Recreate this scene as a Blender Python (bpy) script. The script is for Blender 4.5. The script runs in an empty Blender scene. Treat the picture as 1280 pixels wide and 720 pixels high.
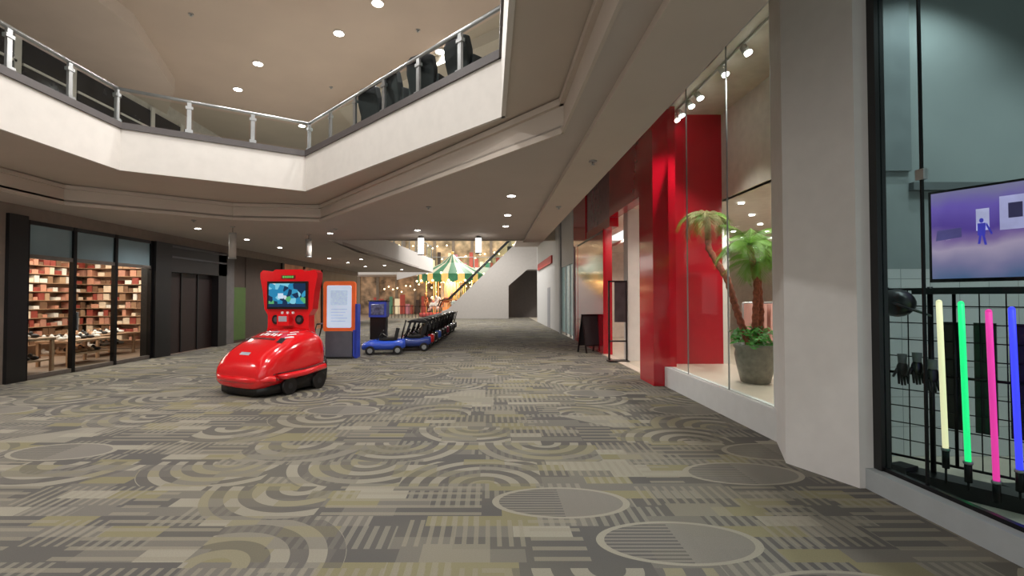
import bpy, bmesh, math, random
from mathutils import Vector, Matrix
random.seed(7)
scene=bpy.context.scene
try:
    scene.view_settings.view_transform='Standard'
except Exception: pass

# ---------------------------------------------------------------- materials
def s2l(c):
    return tuple(((v/255)/12.92 if v/255<=0.04045 else (((v/255)+0.055)/1.055)**2.4) for v in c)
MC={}
def mat(name,rgb,rough=0.6,metal=0.0,emis=0.0,var=0.08,scale=6.0,coat=0.0,bump=0.0):
    if name in MC: return MC[name]
    m=bpy.data.materials.new(name); m.use_nodes=True
    nt=m.node_tree; b=nt.nodes['Principled BSDF']
    c=s2l(rgb)
    tc=nt.nodes.new('ShaderNodeTexCoord'); nz=nt.nodes.new('ShaderNodeTexNoise')
    nz.inputs['Scale'].default_value=scale; nz.inputs['Detail'].default_value=3
    nt.links.new(tc.outputs['Object'],nz.inputs['Vector'])
    cr=nt.nodes.new('ShaderNodeValToRGB')
    cr.color_ramp.elements[0].position=0.3; cr.color_ramp.elements[1].position=0.7
    cr.color_ramp.elements[0].color=tuple(v*(1-var) for v in c)+(1,)
    cr.color_ramp.elements[1].color=tuple(min(1,v*(1+var)) for v in c)+(1,)
    nt.links.new(nz.outputs['Fac'],cr.inputs['Fac'])
    nt.links.new(cr.outputs['Color'],b.inputs['Base Color'])
    b.inputs['Roughness'].default_value=rough; b.inputs['Metallic'].default_value=metal
    if coat: b.inputs['Coat Weight'].default_value=coat; b.inputs['Coat Roughness'].default_value=0.08
    if emis:
        nt.links.new(cr.outputs['Color'],b.inputs['Emission Color']); b.inputs['Emission Strength'].default_value=emis
    if bump:
        bp=nt.nodes.new('ShaderNodeBump'); bp.inputs['Strength'].default_value=bump
        n2=nt.nodes.new('ShaderNodeTexNoise'); n2.inputs['Scale'].default_value=60
        nt.links.new(tc.outputs['Object'],n2.inputs['Vector'])
        nt.links.new(n2.outputs['Fac'],bp.inputs['Height']); nt.links.new(bp.outputs['Normal'],b.inputs['Normal'])
    MC[name]=m; return m
def glass(name,tint=(235,245,243),refl=0.10):
    if name in MC: return MC[name]
    m=bpy.data.materials.new(name); m.use_nodes=True; nt=m.node_tree
    for n in list(nt.nodes): nt.nodes.remove(n)
    o=nt.nodes.new('ShaderNodeOutputMaterial'); t=nt.nodes.new('ShaderNodeBsdfTransparent'); g=nt.nodes.new('ShaderNodeBsdfGlossy')
    t.inputs['Color'].default_value=s2l(tint)+(1,); g.inputs['Roughness'].default_value=0.02
    lw=nt.nodes.new('ShaderNodeLayerWeight'); lw.inputs['Blend'].default_value=refl
    mx=nt.nodes.new('ShaderNodeMixShader')
    nt.links.new(lw.outputs['Fresnel'],mx.inputs[0]); nt.links.new(t.outputs[0],mx.inputs[1]); nt.links.new(g.outputs[0],mx.inputs[2])
    nt.links.new(mx.outputs[0],o.inputs['Surface']); MC[name]=m; return m

def carpet():
    m=bpy.data.materials.new('carpet'); m.use_nodes=True; nt=m.node_tree; bs=nt.nodes['Principled BSDF']
    L=nt.links.new
    class E:
        def __init__(s,k): s.k=k
        def op(s,o,b=None,c=None):
            n=nt.nodes.new('ShaderNodeMath'); n.operation=o
            for i,v in enumerate((s,b,c)):
                if v is None: continue
                if isinstance(v,E): L(v.k,n.inputs[i])
                else: n.inputs[i].default_value=v
            return E(n.outputs[0])
        def __add__(s,o): return s.op('ADD',o)
        def __sub__(s,o): return s.op('SUBTRACT',o)
        def __mul__(s,o): return s.op('MULTIPLY',o)
        def fl(s): return s.op('FLOOR')
        def fr(s): return s.op('FRACT')
        def gt(s,o): return s.op('GREATER_THAN',o)
        def lt(s,o): return s.op('LESS_THAN',o)
        def inv(s): return (s*-1.0)+1.0
    def rnd(a,b,k):
        cx=nt.nodes.new('ShaderNodeCombineXYZ'); L(a.k,cx.inputs[0]); L(b.k,cx.inputs[1]); cx.inputs[2].default_value=k
        w=nt.nodes.new('ShaderNodeTexWhiteNoise'); w.noise_dimensions='3D'; L(cx.outputs[0],w.inputs['Vector']); return E(w.outputs['Value'])
    tc=nt.nodes.new('ShaderNodeTexCoord'); sp=nt.nodes.new('ShaderNodeSeparateXYZ'); L(tc.outputs['Object'],sp.inputs[0])
    x=E(sp.outputs[0]); y=E(sp.outputs[1])
    H=0.62
    v=(y*(1/H))+0.35; row=v.fl(); fv=v.fr()
    off=rnd(row,row*0.0,3.3)
    u=(x*(1/(2*H)))+off; col=u.fl(); fu=u.fr()
    r1=rnd(col,row,1.1); r2=rnd(col,row,2.2); r3=rnd(col,row,5.7); r4=rnd(col,row,8.1)
    flip=r1.gt(0.5)
    yy=fv+(flip*(fv.inv()-fv))
    xx=(fu-0.5)*2.0
    cxo=((r2-0.5)*1.5)
    dx=xx-cxo
    d=((dx*dx)+(yy*yy)).op('SQRT')
    rings=(((d*(r4*1.5+2.3))+(r3*0.5)).fr()).gt(0.5)
    inside=d.lt(1.25)*d.gt(0.18)
    isarc=r3.lt(0.44)
    arc=rings*inside*isarc
    ex=xx*1.15; ey=(yy-0.5)*2.15
    de=((ex*ex)+(ey*ey)).op('SQRT')
    isel=(r3.gt(0.44))*(r3.lt(0.60))
    ell=de.lt(0.9)*isel
    fine=((fv*14.0).fr()).gt(0.45)
    elf=ell*(xx.gt(0.0)+(xx.lt(0.0)*fine))
    elr=(de.lt(1.0))*(de.gt(0.9))*isel
    isst=r3.gt(0.66)
    st1=((fv*5.0).fr()).gt(0.62)*(fu.gt(r2))
    st2=((fu*16.0).fr()).gt(0.6)*(fu.lt(r2))*(fv.gt(0.4))
    st3=(fu.gt(0.15))*(fu.lt(0.5))*(fv.gt(0.1))*(fv.lt(0.45))*(r4.gt(0.4))
    st=(st1+st2+st3)*isst
    # diagonal quarter wedge fill
    wed=((xx+yy).gt(0.55))*(r3.gt(0.60))*(r3.lt(0.66))
    bv=(y*(1/0.155)); brow=bv.fl(); bo=rnd(brow,brow*0.0,9.0)
    bu=(x*(1/0.40))+bo; bcol=bu.fl(); rb=rnd(bcol,brow,4.4); rb2=rnd(bcol,brow,6.4)
    thin=((x*13.0).fr()).gt(0.5)*(rb2.gt(0.68))
    def colmix(f,a,b):
        n=nt.nodes.new('ShaderNodeMix'); n.data_type='RGBA'
        if isinstance(f,E): L(f.k,n.inputs[0])
        else: n.inputs[0].default_value=f
        for i,q in ((6,a),(7,b)):
            if isinstance(q,tuple): n.inputs[i].default_value=s2l(q)+(1,)
            else: L(q,n.inputs[i])
        return n.outputs[2]
    dark=(88,85,82); mid=(110,105,98); light=(146,140,126); yel=(126,119,92)
    base=colmix(rb.gt(0.42),dark,mid)
    base=colmix(rb.gt(0.74),base,yel)
    base=colmix(rb.gt(0.90),base,light)
    base=colmix(thin*0.5,base,light)
    base=colmix((inside*isarc)*0.6,base,(90,86,83))
    base=colmix(arc*0.9,base,light)
    base=colmix((arc*(rb.gt(0.6)))*0.65,base,yel)
    base=colmix((arc*(rb2.gt(0.7)))*0.55,base,mid)
    base=colmix(wed*0.7,base,light)
    base=colmix(ell*0.85,base,dark)
    base=colmix(elf*0.75,base,(128,122,114))
    base=colmix(elr,base,light)
    base=colmix(st.gt(0.5)*0.65,base,(138,131,116))
    nz=nt.nodes.new('ShaderNodeTexNoise'); nz.inputs['Scale'].default_value=130; L(tc.outputs['Object'],nz.inputs['Vector'])
    nf=E(nz.outputs['Fac'])
    base=colmix((nf-0.25).op('MAXIMUM',0.0)*0.5,base,(66,63,59))
    nb=nt.nodes.new('ShaderNodeTexNoise'); nb.inputs['Scale'].default_value=0.6; L(tc.outputs['Object'],nb.inputs['Vector'])
    base=colmix((E(nb.outputs['Fac'])-0.42).op('MAXIMUM',0.0)*0.9,base,(120,113,90))
    L(base,bs.inputs['Base Color']); bs.inputs['Roughness'].default_value=0.92
    bs.inputs['Specular IOR Level'].default_value=0.2
    bp=nt.nodes.new('ShaderNodeBump'); bp.inputs['Strength'].default_value=0.25; bp.inputs['Distance'].default_value=0.004
    L(nz.outputs['Fac'],bp.inputs['Height']); L(bp.outputs['Normal'],bs.inputs['Normal'])
    return m

WHITE=mat('white_paint',(210,206,200),0.6,var=.03)
FASC=mat('fascia_cream',(212,206,199),0.6,var=.03)
SOFF=mat('soffit_taupe',(196,184,172),0.75,var=.03,scale=1.5)
CEIL=mat('ceiling_taupe',(186,176,168),0.8,var=.03,scale=1.2)
UCEIL=mat('upper_ceiling',(190,176,162),0.8,var=.04,scale=0.8)
TRIM=mat('dark_rail_base',(82,76,75),0.5)
BLACK=mat('black_satin',(18,17,18),0.35)
BLKM=mat('black_metal',(26,25,26),0.3,metal=.6)
STEEL=mat('brushed_steel',(170,172,172),0.32,metal=.8)
RED=mat('red_gloss_panel',(184,8,32),0.12,coat=.6,var=.03)
REDIN=mat('red_wall_interior',(186,14,36),0.3,coat=.3,var=.05)
RIDE=mat('red_gloss_plastic',(226,18,28),0.16,coat=.9,var=.02)
PINKP=mat('reflective_grey_pink_panel',(140,96,104),0.25,coat=.3)
SILL=mat('sill_white',(212,212,210),0.5,var=.03)
SILL2=mat('sill_grey',(165,170,172),0.5,var=.04)
GLASS=glass('clear_glass',(245,250,249),refl=.04)
GLASSR=glass('rail_glass',(236,246,243),refl=.05)
GLASST=glass('tinted_shop_glass',(214,228,228),refl=.10)
FROST=mat('frosted_transom',(128,150,158),0.25,var=.1,scale=1)
LAMP=mat('lamp_disc',(255,252,246),0.5,emis=18,var=0)
LAMPW=mat('warm_bulb',(255,224,170),0.5,emis=6,var=0)
PEND=mat('pendant_lit',(255,248,238),0.5,emis=5,var=0)
PENDO=mat('pendant_unlit',(190,186,180),0.5)
CREAM=mat('cream_tile',(214,198,180),0.35,var=.04)

# ---------------------------------------------------------------- builder
class B:
    def __init__(s,name): s.name=name; s.bm=bmesh.new(); s.m=[]; s.M=Matrix.Identity(4)
    def mi(s,m):
        if m not in s.m: s.m.append(m)
        return s.m.index(m)
    def V(s,p): return s.bm.verts.new(s.M@Vector(p))
    def F(s,vs,m,smooth=False):
        try: f=s.bm.faces.new(vs)
        except ValueError: return
        f.material_index=s.mi(m); f.smooth=smooth; return f
    def poly(s,pts,m): return s.F([s.V(p) for p in pts],m)
    def extr(s,pts,vec,m):
        vec=Vector(vec); a=[s.V(p) for p in pts]; b=[s.V(Vector(p)+vec) for p in pts]
        s.F(a[::-1],m); s.F(b,m); n=len(pts)
        for i in range(n): s.F([a[i],a[(i+1)%n],b[(i+1)%n],b[i]],m)
    def prism(s,pts,z0,z1,m): s.extr([(p[0],p[1],z0) for p in pts],(0,0,z1-z0),m)
    def box(s,x0,x1,y0,y1,z0,z1,m): s.prism([(x0,y0),(x1,y0),(x1,y1),(x0,y1)],z0,z1,m)
    def cbox(s,c,d,m,rz=0,rx=0,ry=0):
        o=s.M; s.M=o@Matrix.Translation(c)@Matrix.Rotation(rz,4,'Z')@Matrix.Rotation(ry,4,'Y')@Matrix.Rotation(rx,4,'X')
        s.box(-d[0]/2,d[0]/2,-d[1]/2,d[1]/2,-d[2]/2,d[2]/2,m); s.M=o
    def cyl(s,p0,p1,r0,m,r1=None,n=14,cap=True):
        if r1 is None: r1=r0
        p0=Vector(p0);p1=Vector(p1); d=(p1-p0).normalized()
        a=d.orthogonal().normalized(); b=d.cross(a)
        A=[];Bb=[]
        for i in range(n):
            t=2*math.pi*i/n; o=a*math.cos(t)+b*math.sin(t)
            A.append(s.V(p0+o*r0)); Bb.append(s.V(p1+o*max(r1,1e-4)))
        for i in range(n): s.F([A[i],A[(i+1)%n],Bb[(i+1)%n],Bb[i]],m,True)
        if cap: s.F(A[::-1],m); s.F(Bb,m)
    def tube(s,pts,rs,m,n=10):
        pts=[Vector(p) for p in pts]; rings=[]
        for i,p in enumerate(pts):
            d=(pts[min(i+1,len(pts)-1)]-pts[max(i-1,0)]).normalized()
            a=d.cross(Vector((0.02,1,0.03))).normalized() if abs(d.y)<.95 else d.cross(Vector((1,0,0))).normalized()
            b=d.cross(a); r=rs[i] if isinstance(rs,(list,tuple)) else rs
            rings.append([s.V(p+(a*math.cos(2*math.pi*k/n)+b*math.sin(2*math.pi*k/n))*r) for k in range(n)])
        for i in range(len(rings)-1):
            for k in range(n): s.F([rings[i][k],rings[i][(k+1)%n],rings[i+1][(k+1)%n],rings[i+1][k]],m,True)
        s.F(rings[0][::-1],m); s.F(rings[-1],m)
    def sph(s,c,r,m,n=12,k=8):
        if not isinstance(r,(list,tuple)): r=(r,r,r)
        rows=[]
        for j in range(1,k):
            ph=math.pi*j/k
            rows.append([s.V((c[0]+r[0]*math.sin(ph)*math.cos(2*math.pi*i/n),c[1]+r[1]*math.sin(ph)*math.sin(2*math.pi*i/n),c[2]+r[2]*math.cos(ph))) for i in range(n)])
        t=s.V((c[0],c[1],c[2]+r[2])); b=s.V((c[0],c[1],c[2]-r[2]))
        for i in range(n):
            s.F([t,rows[0][i],rows[0][(i+1)%n]],m,True); s.F([b,rows[-1][(i+1)%n],rows[-1][i]],m,True)
            for j in range(len(rows)-1): s.F([rows[j][i],rows[j+1][i],rows[j+1][(i+1)%n],rows[j][(i+1)%n]],m,True)
    def loft(s,rings,m,n=20,ex=.62,ez=.7,xo=0):
        R=[]
        for (y,w,zb,zt) in rings:
            mid=(zb+zt)/2; hh=(zt-zb)/2; r=[]
            for i in range(n):
                t=2*math.pi*i/n; c=math.cos(t); q=math.sin(t)
                r.append(s.V((xo+w*math.copysign(abs(c)**ex,c),y,mid+hh*math.copysign(abs(q)**ez,q))))
            R.append(r)
        for j in range(len(R)-1):
            for i in range(n): s.F([R[j][i],R[j][(i+1)%n],R[j+1][(i+1)%n],R[j+1][i]],m,True)
        s.F(R[0][::-1],m,True); s.F(R[-1],m,True)
    def done(s,bevel=0,parent=None,sub=0,normals=True):
        if normals: bmesh.ops.recalc_face_normals(s.bm,faces=s.bm.faces)
        me=bpy.data.meshes.new(s.name); s.bm.to_mesh(me); s.bm.free()
        for m in s.m: me.materials.append(m)
        o=bpy.data.objects.new(s.name,me); scene.collection.objects.link(o)
        if bevel:
            b=o.modifiers.new('bev','BEVEL'); b.width=bevel; b.segments=2; b.limit_method='ANGLE'
        if sub:
            q=o.modifiers.new('sub','SUBSURF'); q.levels=sub; q.render_levels=sub
        if parent: o.parent=parent
        return o
def empty(name,loc=(0,0,0),rz=0):
    e=bpy.data.objects.new(name,None); e.location=loc; e.rotation_euler=(0,0,rz); scene.collection.objects.link(e); return e
LK=1.85
def spot(name,loc,power,col=(1,.985,.96),ang=130,r=.06,blend=.6,rot=(0,0,0),parent=None):
    l=bpy.data.lights.new(name,'SPOT'); l.energy=power*LK; l.color=col; l.spot_size=math.radians(ang); l.spot_blend=blend; l.shadow_soft_size=r
    o=bpy.data.objects.new(name,l); o.location=loc; o.rotation_euler=rot; scene.collection.objects.link(o)
    if parent: o.parent=parent
    return o
def area(name,loc,power,sx,sy,col=(1,.93,.84),rot=(0,0,0)):
    l=bpy.data.lights.new(name,'AREA'); l.energy=power; l.color=col; l.shape='RECTANGLE'; l.size=sx; l.size_y=sy
    o=bpy.data.objects.new(name,l); o.location=loc; o.rotation_euler=rot; scene.collection.objects.link(o); return o

# ---------------------------------------------------------------- camera
cam=bpy.data.cameras.new('camera'); cam.sensor_width=36; cam.lens=36*600/1280; cam.shift_x=28/1280; cam.clip_start=.05
co=bpy.data.objects.new('camera',cam); co.location=(0,0,1.6); co.rotation_euler=(math.radians(90+1.24),0,0)
scene.collection.objects.link(co); scene.camera=co

# ---------------------------------------------------------------- world
w=bpy.data.worlds.new('world'); scene.world=w; w.use_nodes=True
w.node_tree.nodes['Background'].inputs[0].default_value=(.90,.88,.85,1); w.node_tree.nodes['Background'].inputs[1].default_value=1.2  # added ambient fill, enters through the open end behind the camera

# ---------------------------------------------------------------- floor
b=B('floor'); b.box(-9.05,3.28,-3,52,-.1,0,carpet()); b.box(-16,-9.05,-3,52,-.1,0,mat('shop_floor_left',(120,100,84),.5)); b.box(3.28,12,-3,52,-.1,0,mat('shop_floor_right',(196,184,166),.4)); b.done()

# ---------------------------------------------------------------- ceiling + slab
P0=[(-6.34,-3),(-6.34,8.15),(-3.74,9.78),(.19,5.74),(.19,-3)]
P1=[(-8.2,-3),(-8.2,9.2),(-5.9,11.0),(-3.98,11.25),(.81,5.2),(.81,-3)]
b=B('ceiling')
low=P1+[(1.67,-3),(1.67,14.8),(-5,14.8),(-4,33),(-9.05,33),(-9.05,-3)]
b.prism(low,3.4,3.5,CEIL)
b.box(1.67,3.3,-3,33,5.15,5.3,CEIL)
b.box(1.6,1.67,-3,14.8,3.4,5.3,CEIL)
b.box(-5,1.67,14.7,14.8,3.4,4.6,WHITE)
b.box(1.05,1.62,-3,14.8,3.33,3.4,SOFF)
b.prism(P0+[P1[5],P1[4],P1[3],P1[2],P1[1],P1[0]],3.8,3.85,SOFF)
for i in range(5):
    a=P1[i]; c=P1[i+1]
    b.poly([(a[0],a[1],3.4),(c[0],c[1],3.4),(c[0],c[1],3.8),(a[0],a[1],3.8)],SOFF)
b.done()
def strip(bb,P,z0,z1,t,m):
    for i in range(len(P)-1):
        a=Vector(P[i]); c=Vector(P[i+1]); d=(c-a).normalized(); n=Vector((-d.y,d.x))*t
        e=d*abs(t)*.5
        bb.prism([tuple(a-e),tuple(c+e),tuple(c+e+n),tuple(a-e+n)],z0,z1,m)
b=B('trim_soffit_molding'); strip(b,P1,3.71,3.78,-.05,SOFF); strip(b,P1,3.395,3.46,-.03,SOFF); b.done()
b=B('wall_balcony_fascia'); strip(b,P0,3.78,4.49,-.05,FASC); b.done()
b=B('trim_balcony_edge'); strip(b,P0,4.49,4.61,.16,TRIM); strip(b,P0,4.49,4.6,-.08,TRIM); b.done()
b=B('floor_upper')
b.prism(P0+[(1.55,-3),(1.55,14.65),(-10,22),(-10,-3)],4.40,4.47,mat('upper_carpet',(150,142,132),.9)); b.done()
def railing(name,P,z0,z1,step=.95):
    b=B(name)
    for i in range(len(P)-1):
        a=Vector(P[i]); c=Vector(P[i+1]); L=(c-a).length; d=(c-a)/L; n=max(1,round(L/step)); rz=math.atan2(d.y,d.x)
        for k in range(n+1):
            p=a+d*(L*k/n)
            b.cbox((p.x,p.y,(z0+z1)/2),(.07,.04,z1-z0),STEEL,rz)
            b.cbox((p.x,p.y,z0+.04),(.12,.09,.08),STEEL,rz)
            b.cbox((p.x,p.y,z1-.12),(.12,.06,.05),STEEL,rz)
        for k in range(n):
            p=a+d*(L*(k+.06)/n); q=a+d*(L*(k+.94)/n)
            b.poly([(p.x,p.y,z0+.06),(q.x,q.y,z0+.06),(q.x,q.y,z1-.07),(p.x,p.y,z1-.07)],GLASSR)
        b.cyl((a.x,a.y,z1),(c.x,c.y,z1),.03,STEEL)
        b.sph((c.x,c.y,z1),.03,STEEL)
    return b.done()
Pr=[(-6.42,-3),(-6.42,8.2),(-3.74,9.88),(.27,5.76),(.27,-3)]
railing('balcony_glass_railing',Pr,4.61,5.22)

# upper level
b=B('ceiling_upper')
b.box(-10.2,6,-3,24,7.6,7.7,UCEIL)
b.prism([(-10.2,-3),(-7.5,-3),(-7.5,10.0),(-8.6,13),(-10.2,15)],7.3,7.6,SOFF)
b.prism([(-4.6,14.5),(2,9.0),(6,9.0),(6,24),(-4.6,24)],7.35,7.6,SOFF)
b.done()
b=B('wall_upper_left')
b.box(-10.3,-10,-3,24,4.5,7.6,mat('upper_wall',(198,192,184),.7))
DW=mat('dark_shop_window',(40,40,48),.15,coat=.4,var=.4,scale=2)
for k in range(12):
    y=2.0+k*1.35
    b.box(-9.99,-9.93,y,y+1.15,5.2,7.1,DW); b.box(-9.96,-9.9,y+1.15,y+1.3,4.6,7.2,WHITE); b.box(-9.96,-9.9,y,y+1.2,5.95,6.03,WHITE); b.box(-9.96,-9.9,y,y+1.2,6.55,6.6,WHITE)
b.done()
b=B('wall_upper_back')
b.box(-10,6,24,24.2,4.5,7.6,mat('upper_wall2',(190,178,162),.7))
b.box(-9.6,-7.6,23.9,24,4.9,6.9,mat('upper_shop_lit',(250,250,246),.5,emis=1.6,var=.1))
b.done()

# ---------------------------------------------------------------- left wall & storefronts
b=B('wall_left')
BW=mat('brown_wall',(132,118,108),.7)
b.box(-9.25,-9.05,-3,8.95,0,3.4,BW)
b.box(-9.25,-9.05,8.95,33,3.14,3.4,BW)
b.box(-9.4,-9.1,16.4,17.1,0,3.14,mat('grey_pier',(96,92,90),.6))
b.box(-9.4,-9.1,17.1,17.9,0.1,2.0,mat('green_panel',(72,98,44),.5)); b.box(-9.45,-9.12,17.1,17.9,0,3.14,mat('dim_wall',(72,58,50),.6))
b.box(-9.4,-9.1,17.9,21,0,3.14,mat('dim_wall',(72,58,50),.6))
b.box(-9.4,-9.1,21,26,0,3.14,mat('orange_shop_glow',(150,100,70),.5,emis=.2,var=.5,scale=1.5))  # solid face glows in place of a lit shop interior
b.box(-9.4,-9.1,26,33,0,3.14,mat('dim_shop',(64,58,60),.4,var=.4,scale=1.5))
b.box(-9.42,-9.02,20.9,21.1,0,3.14,BLACK); b.box(-9.42,-9.02,23.4,23.55,0,3.14,BLACK); b.box(-9.42,-9.02,25.9,26.1,0,3.14,BLACK)
b.done()
b=B('window_shoe_shop')
b.box(-9.3,-8.98,8.95,9.33,0,3.2,BLACK)
ALU=mat('aluminium_frame',(120,112,106),.35,metal=.6)
for y in (9.36,10.44,11.6,12.82):
    b.box(-9.12,-9.02,y-.04,y+.04,0,3.14,BLKM)
for z in (3.1,2.43,.05): b.box(-9.12,-9.03,9.33,12.87,z-.04,z+.04,ALU if z<3 else BLACK)
b.box(-9.09,-9.07,9.4,12.8,2.47,3.06,FROST)
b.box(-9.085,-9.075,9.4,12.8,.09,2.39,GLASS)
b.box(-9.05,-9.01,10.5,10.54,.9,1.3,STEEL)
b.done()
b=B('wall_shoe_shop_interior')
SI=mat('shop_interior_warm',(200,170,146),.6)
b.box(-13.3,-13.1,8.5,15.6,0,3.2,SI); b.box(-13.3,-9.45,15.5,15.7,0,3.2,SI); b.box(-13.3,-9.3,8.5,8.7,0,3.2,SI); b.box(-13.3,-9.45,8.5,15.7,3.0,3.1,mat('shop_ceiling',(200,182,166),.7))
b.done()
b=B('shoe_box_shelving')
cols=[mat('box_peach',(204,144,118),.6),mat('box_red',(150,66,54),.6),mat('box_cream',(222,200,174),.6),mat('box_brown',(116,84,62),.6),mat('box_rose',(186,132,112),.6),mat('box_tan',(184,150,118),.6),mat('box_tan2',(150,114,86),.6),mat('box_white',(226,218,206),.6)]
SH=mat('shelf_wood',(160,126,98),.6)
for r in range(10):
    z=.3+r*.25
    b.box(-13.08,-12.75,8.8,15.4,z-.02,z,SH); b.box(-13,-9.5,15.1,15.45,z-.02,z,SH)
    y=8.85
    while y<15.1:
        wd=random.uniform(.13,.25)
        if random.random()<.88: b.box(-13.05,-12.78,y,y+wd-.02,z,z+random.choice((.09,.12,.19,.2)),random.choice(cols))
        y+=wd
    x=-12.7
    while x<-9.8:
        wd=random.uniform(.13,.25)
        if random.random()<.88: b.box(x,x+wd-.02,15.14,15.42,z,z+random.choice((.09,.12,.19,.2)),random.choice(cols))
        x+=wd
b.box(-13.08,-12.75,8.75,8.8,0,2.7,SH); b.box(-13.08,-12.75,15.4,15.45,0,2.7,SH); b.box(-9.55,-9.5,15.1,15.45,0,2.7,SH)
b.done()
def table(name,x,y,lx,ly,h):
    b=B(name); b.box(x-lx/2,x+lx/2,y-ly/2,y+ly/2,h-.05,h,SH)
    for sx in (-1,1):
        for sy in (-1,1): b.box(x+sx*(lx/2-.05)-.03,x+sx*(lx/2-.05)+.03,y+sy*(ly/2-.05)-.03,y+sy*(ly/2-.05)+.03,0,h-.05,SH)
    b.box(x-lx/2+.05,x+lx/2-.05,y-ly/2+.05,y+ly/2-.05,.25,.28,SH)
    sc=[mat('shoe_dark',(40,34,34),.5),mat('shoe_tan',(170,130,100),.5),mat('shoe_white',(220,214,208),.5)]
    n=int(ly/.2)
    for lv in (h,.28):
      for i in range(n):
        for dx in (-.22,.12):
            yy=y-ly/2+.12+i*.2; m=random.choice(sc)
            b.sph((x+dx,yy,lv+.045),(.13,.045,.045),m,8,6); b.sph((x+dx-.07,yy,lv+.08),(.05,.04,.06),m,8,6)
    b.done()
table('shoe_display_table',-9.9,10.0,.7,1.2,.75); table('shoe_display_table',-10.2,11.9,.8,1.4,.6); table('shoe_display_table',-10.9,13.6,.8,1.4,.6)
area('shoe_shop_ceiling_light',(-11,12,2.98),290,3,5.5,(1,.88,.77))
b=B('shop_ceiling_lamps')
for i in range(6):
    for x in (-12,-10.6): b.cyl((x,9.6+i,2.96),(x,9.6+i,2.93),.08,LAMPW)
b.done()
b=B('wall_dark_storefront')
DK=mat('dark_facade',(24,21,22),.3); DBR=mat('dark_brown_door',(36,22,20),.45)
b.box(-9.35,-8.95,12.87,13.5,0,3.14,BLACK)
b.box(-9.35,-8.98,13.5,16.4,2.35,3.14,DK); b.box(-9.35,-8.98,15.9,16.4,0,3.14,DK)
b.box(-9.3,-9.2,13.5,15.9,0,2.35,DBR)
for y in (14.3,15.1): b.box(-9.22,-9.17,y-.03,y+.03,0,2.35,BLACK)
b.box(-9.0,-8.94,13.5,16.3,2.75,2.8,mat('strip_grey',(84,84,88),.3)); b.box(-9.0,-8.94,13.5,16.3,3.05,3.1,mat('strip_grey',(84,84,88),.3))
b.done()

# ---------------------------------------------------------------- right wall & red store
b=B('wall_right')
RW=mat('right_wall_white',(200,198,195),.55,var=.03)
b.box(3.28,3.5,22,33,0,5.15,RW); b.box(3.2,3.28,25,32,3.45,3.85,mat('red_band',(200,60,56),.5))
b.box(3.28,3.5,18.6,22,3.0,5.15,RW)
b.box(3.24,3.5,18.5,18.7,0,5.15,SILL2)
b.box(3.22,3.28,21.9,22.3,0,5.15,mat('grey_trim',(150,150,150),.5)); 
b.box(3.34,3.36,18.7,22,.1,3.0,mat('pale_store_glow',(176,200,196),.15,emis=.15,var=.15))  # opaque pane, faint glow stands in for the lit store behind
for y in (19.8,20.9): b.box(3.3,3.38,y-.03,y+.03,0,3,STEEL)
b.box(3.27,3.3,26,27.2,0,2.2,mat('door_grey',(150,150,154),.5))
b.done()
b=B('wall_red_storefront')
b.box(3.28,3.5,13.0,18.5,3.8,5.15,PINKP)
b.box(3.24,3.5,16.2,18.5,3.6,5.15,RED)
b.box(3.24,3.5,9.6,12.95,3.8,5.15,RED)
b.box(3.26,3.5,13.0,18.5,3.55,3.8,RED)
b.box(3.24,3.5,13.7,17.6,0,3.6,RED)
b.box(3.0,3.42,8.8,9.6,0,5.15,RED)
b.box(3.28,3.5,17.9,18.5,0,3.55,RED)
b.box(3.22,3.25,13.7,17.6,3.5,3.55,BLACK)
b.done()
b=B('wall_red_shop_interior')
SW=mat('shop_cream_wall',(214,204,192),.6); SW2=mat('shop_cream_bulkhead',(206,196,184),.6)
b.box(3.42,4.47,9.2,9.35,.35,5.15,REDIN)
b.box(4.47,4.6,5.3,9.35,3.5,5.15,SW2)
b.box(3.3,4.6,5.3,9.35,5.15,5.25,SW2)
b.box(4.5,11,5.3,20,3.5,3.6,SW)
b.box(3.5,4.5,9.4,20,3.9,4.0,SW)
b.box(11,11.1,5.3,20,0,3.6,SW); b.box(3.5,11,19.9,20,0,4,SW)
b.box(3.55,3.95,12.3,12.7,0,3.9,WHITE)
b.box(5.2,5.5,11.0,11.3,0,3.5,WHITE)
b.done()
b=B('clothing_display')
for (x,y,c) in ((6.5,11,(200,150,140)),(7.6,12.5,(120,110,120)),(5.2,14,(190,120,90)),(6.2,9.2,(230,220,210)),(8.5,9.8,(90,80,90))):
    mm=mat('cloth_%d'%c[0],c,.8)
    b.cyl((x-.7,y,1.5),(x+.7,y,1.5),.02,STEEL); b.cyl((x-.7,y,0),(x-.7,y,1.5),.02,STEEL); b.cyl((x+.7,y,0),(x+.7,y,1.5),.02,STEEL)
    for k in range(9): b.cbox((x-.6+k*.15,y,1.05),(.06,.42,.85),mm,ry=.03)
b.done(.01)
b=B('display_platform_floor'); b.box(3.36,4.6,5.3,9.2,0,.35,CREAM); b.done()
b=B('window_red_shop')
b.box(3.2,3.36,5.3,8.8,0,.35,SILL)
b.box(3.275,3.287,5.3,8.8,.35,5.15,GLASS)
for y in (7.95,6.6): b.box(3.272,3.29,y-.006,y+.006,.35,5.15,STEEL)
b.box(3.26,3.3,5.3,8.8,5.1,5.15,STEEL)
b.box(3.2,3.4,9.6,13.7,0,.02,CREAM)
b.done()
b=B('window_red_shop_spotlight_track')
b.box(3.5,3.53,5.4,9.2,5.1,5.14,WHITE)
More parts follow.
